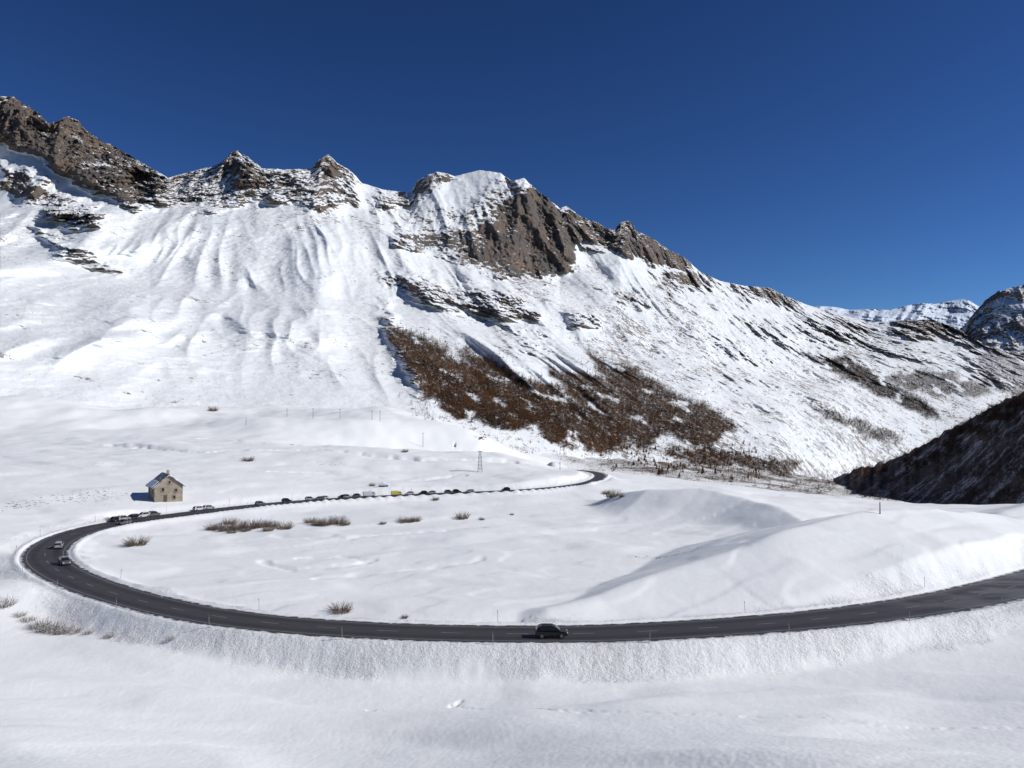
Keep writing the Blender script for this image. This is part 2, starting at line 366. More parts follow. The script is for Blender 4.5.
# road sheet
lat=np.linspace(-1,1,9)
P=np.zeros((ns,9,3))
for j,l in enumerate(lat):
    P[:,j,0]=R[:,0]+N[:,0]*l*(R[:,3]+0.35); P[:,j,1]=R[:,1]+N[:,1]*l*(R[:,3]+0.35); P[:,j,2]=R[:,2]+0.02-0.04*l*l
fq=grid_faces(ns,9)[:,::-1]
me=mesh_np('road',P.reshape(-1,3),fq,True)
uv=me.uv_layers.new(name='UVMap'); 
UV=np.stack([np.repeat(lat[None,:],ns,0),np.repeat(S[:,None]/10,9,1)],-1).reshape(-1,2)
uv.data.foreach_set('uv',UV[fq.ravel()].astype(np.float32).ravel())
road=new_obj('road',me,None,[M_road]); tag(road,'dark cleared asphalt road curving through the snow','road','structure')
mv=[];mf=[]
def strip(i0,i1,l0,hwid):
    for i in range(i0,i1):
        b=len(mv)
        for k in (i,i+1):
            for sg in (-1,1):
                o=l0*R[k,3]+sg*hwid
                mv.append((R[k,0]+N[k,0]*o,R[k,1]+N[k,1]*o,R[k,2]+0.030-0.04*l0*l0))
        mf.append((b,b+1,b+3,b+2))
i=0
while i<ns-5:
    strip(i,i+2,0.0,0.07); i+=6
strip(0,ns-1,-0.80,0.06); strip(0,ns-1,0.80,0.06)
me=mesh_np('road_marking',mv,[f[::-1] for f in mf],False); mk=new_obj('road_marking',me,None,[M_mark])
tag(mk,'worn painted centre dashes and edge lines on asphalt','road marking','structure')

# ---------------------------------------------------------------- mountains
def polymask(u,v,poly,soft):
    d=np.full(u.shape,1e9); ins=np.zeros(u.shape,bool); n=len(poly)
    for i in range(n):
        x0,y0=poly[i]; x1,y1=poly[(i+1)%n]; dx,dy=x1-x0,y1-y0
        t=np.clip(((u-x0)*dx+(v-y0)*dy)/(dx*dx+dy*dy),0,1)
        d=np.minimum(d,np.hypot(u-x0-t*dx,v-y0-t*dy))
        if dy!=0:
            c=((y0>v)!=(y1>v))&(u<(x1-x0)*(v-y0)/dy+x0); ins^=c
    sdd=np.where(ins,d,-d); return sst(-soft,soft,sdd)
ROCK=[([(0,90),(40,105),(80,112),(168,172),(160,195),(135,208),(95,188),(60,170),(30,150),(0,140)],1.06),
 ([(-200,60),(0,90),(0,140),(-200,150)],1.0),
 ([(0,165),(40,178),(105,215),(100,228),(60,222),(15,195),(0,188)],0.85),
 ([(155,180),(235,150),(262,160),(300,165),(330,150),(362,180),(360,205),(320,212),(290,200),(260,200),(230,210),(150,205)],0.60),
 ([(222,158),(236,148),(262,165),(268,190),(240,188)],0.95),
 ([(310,165),(328,150),(345,165),(330,178)],0.90),
 ([(375,190),(412,190),(420,172),(450,170),(455,180),(420,205),(380,210)],0.66),
 ([(450,250),(475,232),(500,208),(512,190),(530,184),(558,205),(582,222),(576,262),(548,280),(500,276),(460,262)],1.06),
 ([(395,235),(440,228),(480,225),(480,262),(400,250)],0.82),
 ([(440,232),(470,205),(490,185),(530,178),(500,235)],0.60),
 ([(395,215),(420,200),(450,205),(470,215),(440,232),(400,238)],0.48),
 ([(560,205),(600,215),(620,215),(640,228),(690,255),(690,270),(650,262),(610,252),(580,240)],0.90),
 ([(375,272),(400,270),(450,288),(520,295),(540,318),(500,318),(440,305),(385,288)],0.68),
 ([(565,312),(595,312),(600,326),(575,326)],0.7),
 ([(650,272),(700,270),(715,288),(670,288)],0.85),
 ([(735,284),(770,284),(805,300),(790,306),(750,296)],0.78),
 ([(600,285),(625,288),(650,304),(640,308),(610,298)],0.5),
 ([(690,330),(725,338),(775,360),(765,364),(720,350)],0.46),
 ([(740,318),(765,322),(800,345),(790,348),(755,332)],0.42),
 ([(640,340),(665,345),(690,362),(680,364)],0.45),
 ([(500,325),(540,332),(560,348),(540,350),(510,340)],0.48),
 ([(790,318),(850,322),(880,335),(840,345),(800,335)],0.56),
 ([(890,316),(960,316),(968,336),(900,336)],1.05),
 ([(850,340),(905,345),(930,360),(880,356)],0.48),
 ([(790,345),(830,350),(900,385),(880,386),(820,365)],0.42),
 ([(960,325),(1030,345),(1030,360),(960,345)],0.78),
 ([(940,352),(1000,362),(1030,385),(990,382)],0.5),
 ([(35,230),(70,243),(125,272),(100,268),(60,252)],0.45),
 ([(380,300),(388,298),(405,345),(425,392),(420,396),(395,350)],0.52),
]
FOREST=[([(394,333),(430,338),(452,350),(476,372),(500,398),(540,424),(505,432),(455,418),(425,395),(405,362)],1.0),
 ([(462,348),(520,376),(562,392),(602,418),(632,446),(590,451),(548,440),(512,412),(480,382)],1.0),
 ([(550,368),(600,382),(640,406),(672,432),(640,448),(612,430),(576,402)],1.0),
 ([(582,352),(625,366),(665,386),(706,406),(740,432),(714,448),(676,440),(636,406),(602,378)],1.0),
 ([(672,448),(740,453),(800,467),(794,475),(740,469),(676,460)],0.9),
 ([(800,358),(850,358),(900,388),(932,400),(945,422),(900,410),(860,386)],1.0),
 ([(880,375),(930,370),(990,384),(1000,394),(950,396),(910,390)],0.8),
 ([(980,350),(1040,350),(1040,400),(985,385)],0.5),
 ([(800,402),(860,420),(900,436),(880,442),(820,418)],0.7),
]
def fwarp(u,v):
    return u+12*fbm(u/26,v/16,1,5)+14*fbm(u/70,v/40,2,2), v+11*fbm(u/22,v/12,7,5)+8*fbm(u/70,v/40,9,2)
def fgap(u,v):
    return sst(-0.31,-0.18,fbm((u+.5*v)/30,(v-.5*u)/9,3,4))
def level(pts,u):
    p=np.array(pts,float); return np.interp(u,p[:,0],p[:,1]),np.interp(u,p[:,0],p[:,2])
def relief(name,levels,u0,u1,nu,rows,mat,amp,label,masks=True,rockfill=0.0,seed=0.0,crestn=5.0,spk=None,fd=0.30,ws=1.0,ampu=None,kmin=0.16,lowfade=True,hill=False):
    U=np.linspace(u0,u1,nu); LV=[level(l,U) for l in levels]
    if hill:
        LV[-1]=(LV[-1][0]-8*fbm(U/55,U*0+3,0,4)-3.0*pn(U/6,U*0,5),LV[-1][1])
    V=[];Yb=[]; KK=[]
    for i in range(len(levels)-1):
        (v1,y1),(v2,y2)=LV[i],LV[i+1]
        _,s1=ray(U,v1); _,s2=ray(U,v2); z1=CAMZ+s1*y1; z2=CAMZ+s2*y2; k=(z2-z1)/(y2-y1)
        nr=rows[i]; last=(i==len(levels)-2)
        for r in range(nr+(1 if last else 0)):
            v=v1+(v2-v1)*r/nr; _,s=ray(U,v)
            V.append(v); Yb.append((z1-CAMZ-k*y1)/(s-k)); KK.append(np.maximum((k-s)/np.sqrt(1+k*k),0.1))
    V=np.array(V);Yb=np.array(Yb);KK=np.array(KK); nr=len(V)
    kk=np.exp(-np.linspace(-2,2,61)**2); kk/=kk.sum()
    def sm(A):
        Ap=np.pad(A,((30,30),(0,0)),mode='reflect',reflect_type='odd')
        return sum(kk[j]*Ap[j:j+A.shape[0]] for j in range(61))
    Yb=sm(Yb); KK=sm(KK)
    k2=np.ones(15)/15
    Yb=np.apply_along_axis(lambda a:np.convolve(np.pad(a,7,mode='edge'),k2,'valid'),1,Yb)
    UU=np.repeat(U[None,:],nr,0)
    ax,s=ray(UU,V); X=ax*Yb; Z=CAMZ+s*Yb; t=(np.arange(nr)/(nr-1))[:,None]
    if masks:
        wu=UU+9*fbm(X/90,Yb/90,Z/90,4)*2; wv=V+6*fbm(X/80+9,Yb/80,Z/80,4)*2
        rock=np.zeros_like(UU); forest=np.zeros_like(UU)
        for p,a in ROCK: rock=np.maximum(rock,a*polymask(wu,wv,p,7))
        wu2,wv2=fwarp(UU,V)
        for p,a in FOREST: forest=np.maximum(forest,a*polymask(wu2,wv2,p,4))
        forest=forest*fgap(UU,V)
    else:
        rock=np.full(UU.shape,rockfill)+0.5*fbm(X/300,Yb/300,Z/200,3); forest=np.zeros_like(UU)
    rock=np.clip(rock,0,1.25)
    w_=ws
    a=X+fd*Yb+60*fbm(X/400,Yb/900,Z/900+seed,3)
    fade=sst(0.0,0.12,t) if not lowfade else np.interp(t,[0,.12,.35,.6,1],[0,.25,.75,1,1])
    am=amp if ampu is None else amp*np.interp(UU,ampu[0],ampu[1])
    left=(1-sst(230,370,UU)) if lowfade else 0.0
    rt=sst(560,740,UU) if lowfade else 0.0
    mod=0.45+1.0*sst(-0.25,0.3,fbm(X/260,Yb/500,Z/400+7,2))
    lng=44*rid(a/440/w_,Yb/1600/w_,Z/3000+seed,1,.08)+21*rid(a/190/w_+3,Yb/1200/w_,Z/2200+seed,1,.04)+mod*(12.5*rid(a/78/w_,Yb/620/w_,Z/1100+seed,1,.02)+4.6*rid(a/34,Yb/260,Z/520,1,.02))
    sht=40*rid(X/420,Yb/520,Z/300+seed,1,.06)+22*rid(X/170,Yb/230,Z/140+seed,2,.04)+9*rid(X/55,Yb/65,Z/50+seed,2,.03)
    nrm=fade*am*(lng*(1-.78*rt)+sht*.75*rt+left*(10*rid(a/440,Yb/1600,Z/3000+seed,1,.1)+9*rid(a/190+3,Yb/1200,Z/2200+seed,1,.06))+2.0*fbm(X/16,Yb/18,Z/14,4)+(5+4*rt)*fbm(X/75,Yb/130,Z/100,5))
    nrm=nrm+(1-fade)*amp*(3*fbm(X/60,Yb/60,seed,4)+6*pn(X/140,Yb/200,seed)+left*4*pn(X/70,Yb/110,seed))
    rk=np.minimum(rock,1.0)
    nrm=nrm+rk*am*(34*rid(X/105+Yb/400,Yb/260,Z/480+seed,1)+16*rid(X/44,Yb/90,Z/150+seed,2)+3*rid(X/150,Yb/150,Z/34+1.5*pn(X/90,Yb/90,2),1)+9*rid(X/18,Yb/28,Z/50,2)+4*rid(X/8,Yb/9,Z/12,1))
    Yn=Yb-nrm/np.clip(KK,kmin,1)*0.75
    ax,s=ray(UU,V); X=ax*Yn; Z=CAMZ+s*Yn
    Z=Z+crestn*(0.4+rk)*(fbm(X/16,Yn/30,Z/30,3)+.6*np.maximum(0,rid(X/9,Yn/14,0)-.3)*rk)*np.minimum(1,fade+.1)
    bx=[]
    for q in range(1,7):
        bx.append(np.stack([X[-1]*(1+0.02*q),Yn[-1]*(1+0.02*q)+20*q,Z[-1]-q*q*9-10*q],-1))
    PP=np.concatenate([np.stack([X,Yn,Z],-1),np.array(bx)],0)
    if spk is None: speck=0.25*np.ones_like(UU)
    else: speck=spk(UU,V)
    ext=lambda A:np.concatenate([A,np.repeat(A[-1:],6,0)],0)
    me=mesh_np(name,PP.reshape(-1,3),grid_faces(nr+6,nu),True,{'rock':ext(rock),'forest':ext(forest),'speck':ext(speck)})
    o=new_obj(name,me,None,[mat]); tag(o,label,'mountain','structure'); return o,UU,V,forest
crest=[(-200,60,2400),(-60,85,2400),(0,97,2400),(10,97,2400),(22,103,2400),(38,113,2410),(48,124,2420),(57,122,2420),(68,117,2430),(78,121,2440),(90,134,2450),(105,142,2460),(120,150,2480),(140,162,2500),(168,178,2560),(190,172,2560),(215,166,2540),(225,160,2530),(231,153,2530),(238,151,2530),(246,156,2530),(262,168,2540),(285,170,2560),(308,169,2580),(322,158,2590),(329,155,2590),(336,162,2600),(352,172,2620),(362,183,2680),(385,190,2750),(410,193,2780),(418,180,2700),(430,174,2680),(440,172,2680),(455,176,2700),(480,170,2740),(500,173,2750),(512,181,2750),(524,178,2740),(540,193,2760),(560,208,2800),(567,206,2820),(580,217,2850),(595,222,2900),(608,229,2940),(615,230,2950),(621,222,2960),(630,221,2960),(637,232,2980),(648,236,3000),(658,242,3050),(668,250,3100),(685,258,3200),(700,272,3350),(720,281,3500),(745,286,3800),(770,288,4000),(785,296,4200),(805,304,4400),(820,309,4500),(850,317,4600),(870,322,4650),(900,321,4650),(930,319,4650),(960,330,4600),(985,345,4500),(1010,352,4500),(1024,355,4500),(1224,375,4500)]
foot=[(-200,190,2050),(0,205,2050),(150,208,2150),(300,215,2250),(380,228,2350),(430,255,2330),(500,275,2350),(560,282,2400),(620,264,2600),(700,292,3080),(800,320,3950),(870,338,4250),(960,350,4250),(1024,372,4150),(1224,390,4150)]
mid=[(-200,290,1450),(0,255,1500),(150,290,1500),(300,300,1600),(430,320,1650),(560,350,1800),(700,370,2100),(800,385,2700),(900,390,3200),(1024,400,3700),(1224,405,3700)]
base=[(-200,396,560),(0,408,580),(120,414,620),(200,420,660),(300,424,700),(430,434,760),(500,450,820),(560,462,900),(620,472,1000),(700,480,1100),(780,490,1200),(830,500,1500),(870,500,1900),(930,470,2400),(1024,440,2800),(1224,415,3000)]
def spk(u,v):
    s=0.12+0.74*sst(540,660,u)*sst(255,300,v)+0.5*sst(380,480,u)*sst(255,280,v)*(1-sst(600,700,u))
    s=s+0.35*(1-sst(200,300,v))*sst(100,200,u); s=np.where(u<380,np.minimum(s,0.45+0.3*np.exp(-((v-235)/40.)**2)),s)
    s=s+0.8*fbm(u/60,v/30,5,3)+0.38*sst(620,720,u)*sst(400,450,v)+0.12*(1-sst(380,420,u))
    return np.clip(s,0,1.35)
mtn,MU,MV,MF=relief('mountain',[base,mid,foot,crest],-150,1174,1330,[190,150,150],M_mtn,1.0,'snow-covered rocky mountain massif with brown cliffs',spk=spk,ampu=([0,320,370,440,500,600,720,1100],[1,1,.65,.65,.9,.85,.75,.75]))
far=[[(740,350,7500),(1120,350,7500)],[(740,330,9300),(780,314,9500),(820,306,9500),(835,307,9500),(850,310,9500),(870,309,9500),(890,310,9500),(905,306,9500),(920,303,9500),(935,304,9500),(950,301,9500),(962,299,9500),(970,301,9500),(978,306,9500),(1000,315,9500),(1060,320,9500),(1120,320,9500)]]
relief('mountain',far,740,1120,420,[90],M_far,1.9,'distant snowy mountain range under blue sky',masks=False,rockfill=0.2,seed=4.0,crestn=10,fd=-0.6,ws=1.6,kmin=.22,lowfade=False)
rp=[[(920,385,4700),(1240,385,4500)],[(920,352,5900),(945,340,5800),(965,325,5700),(975,312,5600),(985,301,5550),(997,292,5500),(1010,288,5450),(1024,285,5400),(1080,268,5300),(1240,240,5000)]]
relief('mountain',rp,920,1240,420,[170],M_mtn,1.2,'dark rocky peak streaked with snow',masks=False,rockfill=0.66,seed=9.0,crestn=8,fd=-0.5,kmin=.22,lowfade=False)
hl=[[(770,530,1100),(820,528,1000),(900,528,760),(1024,530,520),(1240,532,400)],
    [(770,495,1650),(790,490,1600),(810,485,1530),(830,479,1450),(860,470,1320),(900,456,1190),(930,441,1090),(960,424,1010),(990,408,930),(1024,391,850),(1100,364,770),(1240,320,660)]]
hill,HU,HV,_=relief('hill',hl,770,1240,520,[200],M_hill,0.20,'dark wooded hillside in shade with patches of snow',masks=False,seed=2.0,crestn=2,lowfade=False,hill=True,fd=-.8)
hill["category"]="hill"
bpy.context.view_layer.update()
dg=bpy.context.evaluated_depsgraph_get()
ORG=Vector((0,0,CAMZ))
def hit(u,v):
    a,b=ray(u,v); d=Vector((float(a),1.0,float(b))).normalized()
    r=scene.ray_cast(dg,ORG,d)
    return (r[1],r[4]) if r[0] else (None,None)
def drop(x,y):
    r=scene.ray_cast(dg,Vector((x,y,400)),Vector((0,0,-1))); return r[1].z if r[0] else 0.0

# ---------------------------------------------------------------- vegetation
def mat_leaf(name,c1,c2):
    n=NT(name)
    f=n.math('ADD',n.math('MULTIPLY',n.noise(0.02,4),0.6),n.math('MULTIPLY',n.noise(0.25,2),0.5))
    return n.fin(n.mix(n.ss(f,0.38,0.72),c1,c2),0.9,spec=0.1)
M_larch=mat_leaf('larch_needles',(0.038,0.024,0.016),(0.190,0.090,0.040))
M_dark=mat_leaf('dark_needles',(0.032,0.025,0.021),(0.095,0.066,0.050))
M_bark=simple('bark',(0.09,0.065,0.05),0.9)
def mat_twig(name,a,b,frost):
    n=NT(name); c=n.mix(n.noise(2,3),a,b)
    sep=n.t.nodes.new('ShaderNodeSeparateXYZ'); n.t.links.new(n.pos.outputs['Normal'],sep.inputs[0])
    m=n.math('MULTIPLY',n.ss(n.noise(5,4,.7),frost,frost+.1),n.ss(sep.outputs[2],-0.2,0.4))
    return n.fin(n.mix(m,c,(0.82,0.83,0.85)),.9,spec=.1)
M_twig=mat_twig('twigs',(0.12,0.088,0.068),(0.25,0.185,0.14),.56)
M_frost=mat_twig('frosted_twigs',(0.15,0.125,0.105),(0.30,0.25,0.21),.46)
def crown_proto(n,rng,wide=0.19):
    V=[];Fc=[]
    for i in range(n):
        h=0.12+0.88*(rng.rand()**1.15); rr=(1.03-h)**0.85*wide*(0.35+0.75*rng.rand()); a=rng.rand()*6.283
        c=np.array([rr*math.cos(a),rr*math.sin(a),h]); s=0.05*(0.6+0.9*rng.rand())*(1.25-h)
        d=np.array([math.cos(a),math.sin(a),-0.35]); t=np.array([-math.sin(a),math.cos(a),0.2*rng.randn()])
        b=len(V); V+=[c-d*s*1.2,c+t*s,c+d*s*1.5,c-t*s]; V+= [c+np.array([0,0,s*.9])]
        Fc+=[(b,b+1,b+4),(b+1,b+2,b+4),(b+2,b+3,b+4),(b+3,b,b+4)]
    return np.array(V),np.array(Fc)
def trunk_proto(seg=6):
    V=[];Fq=[]
    for k,(h,r) in enumerate(((-.03,.022),(.3,.016),(.7,.009),(1.0,.002))):
        for j in range(seg):
            a=6.283*j/seg; V.append((r*math.cos(a)+0.006*math.sin(h*5),r*math.sin(a),h))
    for k in range(3):
        for j in range(seg):
            Fq.append((k*seg+j,k*seg+(j+1)%seg,(k+1)*seg+(j+1)%seg,(k+1)*seg+j))
    return np.array(V),np.array(Fq)
rg=np.random.RandomState(5)
big=[crown_proto(170,rg) for _ in range(4)]; small=[crown_proto(20,rg,0.19) for _ in range(6)]
for k in range(6): small[k]=(small[k][0]*np.array([1.15,1.15,1]),small[k][1])
tv,tf=trunk_proto(); trunk_me=mesh_np('trunk',tv,tf); trunk_me.materials.append(M_bark)
crown_me=[mesh_np('crown',v,f,False) for v,f in big]
for m in crown_me: m.materials.append(M_larch)
def pts_in(polys,n,gap=-0.22,wob=16,band=False):
    out=[]; areas=[]
    for p,a in polys:
        q=np.array(p); x,y=q[:,0],q[:,1]; areas.append(a*abs(np.dot(x,np.roll(y,1))-np.dot(y,np.roll(x,1)))/2)
    areas=np.array(areas)/sum(areas)
    for (p,a),w in zip(polys,areas):
        q=np.array(p,float); k=int(n*w); it=0
        while k>0 and it<60:
            it+=1
            u=rg.uniform(q[:,0].min()-18,q[:,0].max()+18,k*4); v=rg.uniform(q[:,1].min()-14,q[:,1].max()+14,k*4)
            if band:
                fu,fv=fwarp(u,v); dens=(0.93*polymask(fu,fv,p,4)+0.07*polymask(fu,fv,p,22))*(0.05+0.95*fgap(u,v))
            else:
                du=wob*2*fbm(u/30,v/18,1,3); dv=wob*1.2*fbm(u/30,v/18,7,3)
                dens=polymask(u+du,v+dv,p,9)*sst(gap-0.1,gap+0.2,fbm(u/22+v/40,v/12,3,3)+0.15*pn(u/4,v/3,8))
            m=rg.rand(len(u))<dens
            u=u[m][:k];v=v[m][:k]; out+=list(zip(u,v)); k-=len(u)
    return out
def forest_obj(name,spots,mat,label,hmin,hmax,ymin=0):
    VV=[];FF=[];b=0
    for (u,v) in spots:
        loc,ob=hit(u,v)
        if loc is None or loc.y<ymin: continue
        h=rg.uniform(hmin,hmax); pv,pf=small[rg.randint(6)]; a=rg.rand()*6.28
        c,s=math.cos(a),math.sin(a); q=pv*h
        VV.append(np.stack([q[:,0]*c-q[:,1]*s+loc.x,q[:,0]*s+q[:,1]*c+loc.y,q[:,2]+loc.z-0.4],-1)); FF.append(pf+b); b+=len(pv)
    me=mesh_np(name,np.concatenate(VV),np.concatenate(FF),False); o=new_obj(name,me,None,[mat])
    tag(o,label,'forest','stuff'); return o
forest_obj('larch_forest',pts_in(FOREST[:5],15500,0,14,True),M_larch,'rust-brown larch forest on snowy mountain slope',5.5,11,500)
sp=[([(640,425),(740,436),(800,462),(830,470),(815,484),(700,476),(640,466)],1.4),([(600,455),(700,458),(690,478),(620,475)],1.4),([(740,340),(830,360),(900,420),(870,460),(800,450),(730,400)],0.4),([(600,330),(680,340),(760,420),(700,400)],0.35),([(400,400),(520,440),(620,455),(600,462),(500,448),(430,425)],.8),([(640,468),(760,466),(850,480),(820,488),(700,482)],1.4)]
forest_obj('scattered_wood',pts_in(sp,4000,-.05),M_larch,'scattered brown larches and shrubs on valley slope',2.0,5.5,600)
forest_obj('larch_forest',pts_in(FOREST[5:],5600,-.1,10,True),M_dark,'dark conifer wood on far valley side',8,14,1200)
hp=[([(805,490),(870,470),(900,459),(930,443),(960,427),(990,412),(1024,396),(1060,382),(1060,496),(1000,504),(930,504),(870,504)],1.0)]
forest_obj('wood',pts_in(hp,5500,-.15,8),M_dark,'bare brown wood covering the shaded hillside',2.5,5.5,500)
hp=[([(808,486),(860,471),(900,457),(930,442),(960,425),(990,409),(1024,393),(1060,380),(1060,404),(1000,424),(940,456),(880,484)],1.0)]
forest_obj('larch_wood',pts_in(hp,2400,-.1,6),M_larch,'rusty larches along the upper edge of the hillside',4,9,500)
spots=pts_in([([(625,448),(760,446),(800,470),(700,478),(630,474)],1.0),([(560,425),(640,440),(660,456),(600,458)],0.7)],150)
for (u,v) in spots:
    loc,ob=hit(u,v)
    if loc is None or loc.y<600: continue
    h=rg.uniform(3.5,7.5); e=bpy.data.objects.new('larch_tree',None); COL.objects.link(e)
    e.location=(loc.x,loc.y,loc.z-0.3); e.scale=(h*1.2,h*1.2,h*rg.uniform(.9,1.15)); e.rotation_euler=(0,0,rg.rand()*6.28)
    tag(e,'rust-brown larch standing in snow on the valley floor','tree',group='larches scattered on the valley floor')
    new_obj('trunk',trunk_me,e); new_obj('crown',crown_me[rg.randint(4)],e)
def shrub_mesh(nt,seed):
    r=np.random.RandomState(seed); V=[];Fq=[]
    for i in range(nt):
        a=r.rand()*6.283; rad=r.rand()**0.6*0.6; x0,y0=rad*math.cos(a)*0.8,rad*math.sin(a)*0.8
        lean=r.uniform(.1,.95); L=r.uniform(.45,1.0)*(1-0.3*rad)
        p=np.array([x0,y0,-.05]); d=np.array([math.cos(a)*lean,math.sin(a)*lean,1.0])+r.normal(0,.2,3); d/=np.linalg.norm(d)
        w=0.013
        for s in range(3):
            q=p+d*L/3; d=d+r.normal(0,.25,3); d/=np.linalg.norm(d)
            b=len(V); side=np.cross(d,[r.randn(),r.randn(),.1]); side/=np.linalg.norm(side)+1e-6; s2=np.cross(d,side)
            for pp,ww in ((p,w),(q,w*0.65)):
                V+= [pp+side*ww,pp-side*ww*.5+s2*ww,pp-side*ww*.5-s2*ww]
            Fq+=[(b,b+1,b+4,b+3),(b+1,b+2,b+5,b+4),(b+2,b,b+3,b+5)]
            p=q; w*=0.7
    return mesh_np('shrub',V,Fq,False)
shm=[shrub_mesh(170,k) for k in range(4)]
for m in shm: m.materials.append(M_twig)
shf=[shrub_mesh(110,k+9) for k in range(3)]
for m in shf: m.materials.append(M_frost)
SH=[(212,530,2.2),(226,531,2.6),(238,529,3.4),(252,528,3.6),(262,527,3.0),(272,527,2.6),(284,529,2.8),(246,531,2),(219,529,2.4),(232,533,1.8),(268,531,2),(310,523,2.4),(318,525,2.4),(325,525,3.0),(338,524,3.0),(345,525,2),(404,522,2.4),(410,522,2.0),(416,521,2.2),(462,519,2.8),(383,524,1.2),
    (137,545,3.2),(131,546,1.8),(38,627,1.8),(46,629,2.1),(54,631,2.2),(63,632,2.0),(74,633,1.6),(4,606,2.2),(341,612,2.2),(28,621,1.5),(20,616,1.2),(88,634,1.0),(613,497,3.8),(606,494,2),(622,497,1.6),(109,520,1.4),(248,461,3),(213,411,5.5),(405,452,2),(372,486,1.6),(230,524,2.4),(110,637,1.2),(170,640,.9),(405,618,.8),(436,500,1.5),(482,520,1.2),(512,515,.9)]
for (u,v,sz) in SH:
    loc,ob=hit(u,v)
    if loc is None: continue
    fr=v>595 and u<200
    o=new_obj('shrub',shf[rg.randint(3)] if fr else shm[rg.randint(4)]); o.location=loc; o.scale=(sz*rg.uniform(1.1,1.35),sz*1.2,sz*rg.uniform(.85,1.1)); o.rotation_euler=(0,0,rg.rand()*6.28)
    tag(o,'frosted leafless shrub poking out of the snow' if fr else 'leafless brown shrub poking out of the snow','shrub',group='bare shrubs in the snow')

# ---------------------------------------------------------------- simple mesh tools
import bmesh
def box(bm,c,s,rot=None):
    r=bmesh.ops.create_cube(bm,size=1.0); vs=r['verts']
    bmesh.ops.scale(bm,vec=s,verts=vs)
    if rot is not None: bmesh.ops.rotate(bm,cent=(0,0,0),matrix=rot,verts=vs)
    bmesh.ops.translate(bm,vec=c,verts=vs); return vs
def bm_obj(name,bm,mat,parent=None,bevel=0.0,smooth=False):
    if bevel>0: bmesh.ops.bevel(bm,geom=list(bm.edges),offset=bevel,segments=2,affect='EDGES',profile=0.6)
    bmesh.ops.recalc_face_normals(bm,faces=bm.faces)
    me=bpy.data.meshes.new(name); bm.to_mesh(me); bm.free()
    if smooth:
        for p in me.polygons: p.use_smooth=True
    return new_obj(name,me,parent,[mat])
def prism(bm,prof,y0,y1,fn=None):
    a=[bm.verts.new((x,y0,z)) for x,z in prof]; b=[bm.verts.new((x,y1,z)) for x,z in prof]
    bm.faces.new(a); bm.faces.new(b[::-1]); n=len(prof)
    for i in range(n): bm.faces.new((a[i],b[i],b[(i+1)%n],a[(i+1)%n]))
    return a,b
def empty(name,loc,rz=0.0):
    e=bpy.data.objects.new(name,None); COL.objects.link(e); e.location=loc; e.rotation_euler=(0,0,rz); return e
M_glass=simple('dark_glass',(0.015,0.018,0.022),0.15,spec=0.35,var=.1)
M_tyre=simple('rubber',(0.02,0.02,0.02),0.85); M_rim=simple('alloy',(0.22,0.22,0.23),0.5,0.6)
M_lamp=simple('lamp_lens',(0.75,0.75,0.72),0.15); M_red=simple('red_lens',(0.4,0.02,0.02),0.2)
def paint(name,c,coat=.4,dirty=.35):
    n=NT(name); d=n.noise(1.5,4)
    sep=n.t.nodes.new('ShaderNodeSeparateXYZ'); tc=n.t.nodes.new('ShaderNodeTexCoord'); n.t.links.new(tc.outputs['Object'],sep.inputs[0])
    low=n.math('MULTIPLY',n.ss(sep.outputs[2],0.75,0.2),n.ss(d,0.3,0.7))
    m=n.fin(n.mix(n.math('MULTIPLY',low,dirty),c,(0.2,0.19,0.18)),0.35,None,0.0,0.3)
    n.b.inputs['Coat Weight'].default_value=coat; return m
PAINT={'black':paint('black_paint',(0.007,0.007,0.008),.12,.08),'grey':paint('grey_paint',(0.10,0.102,0.105)),'white':paint('white_paint',(0.60,0.60,0.60)),
 'silver':paint('silver_paint',(0.33,0.34,0.36)),'yellow':paint('yellow_paint',(0.60,0.47,0.08))}
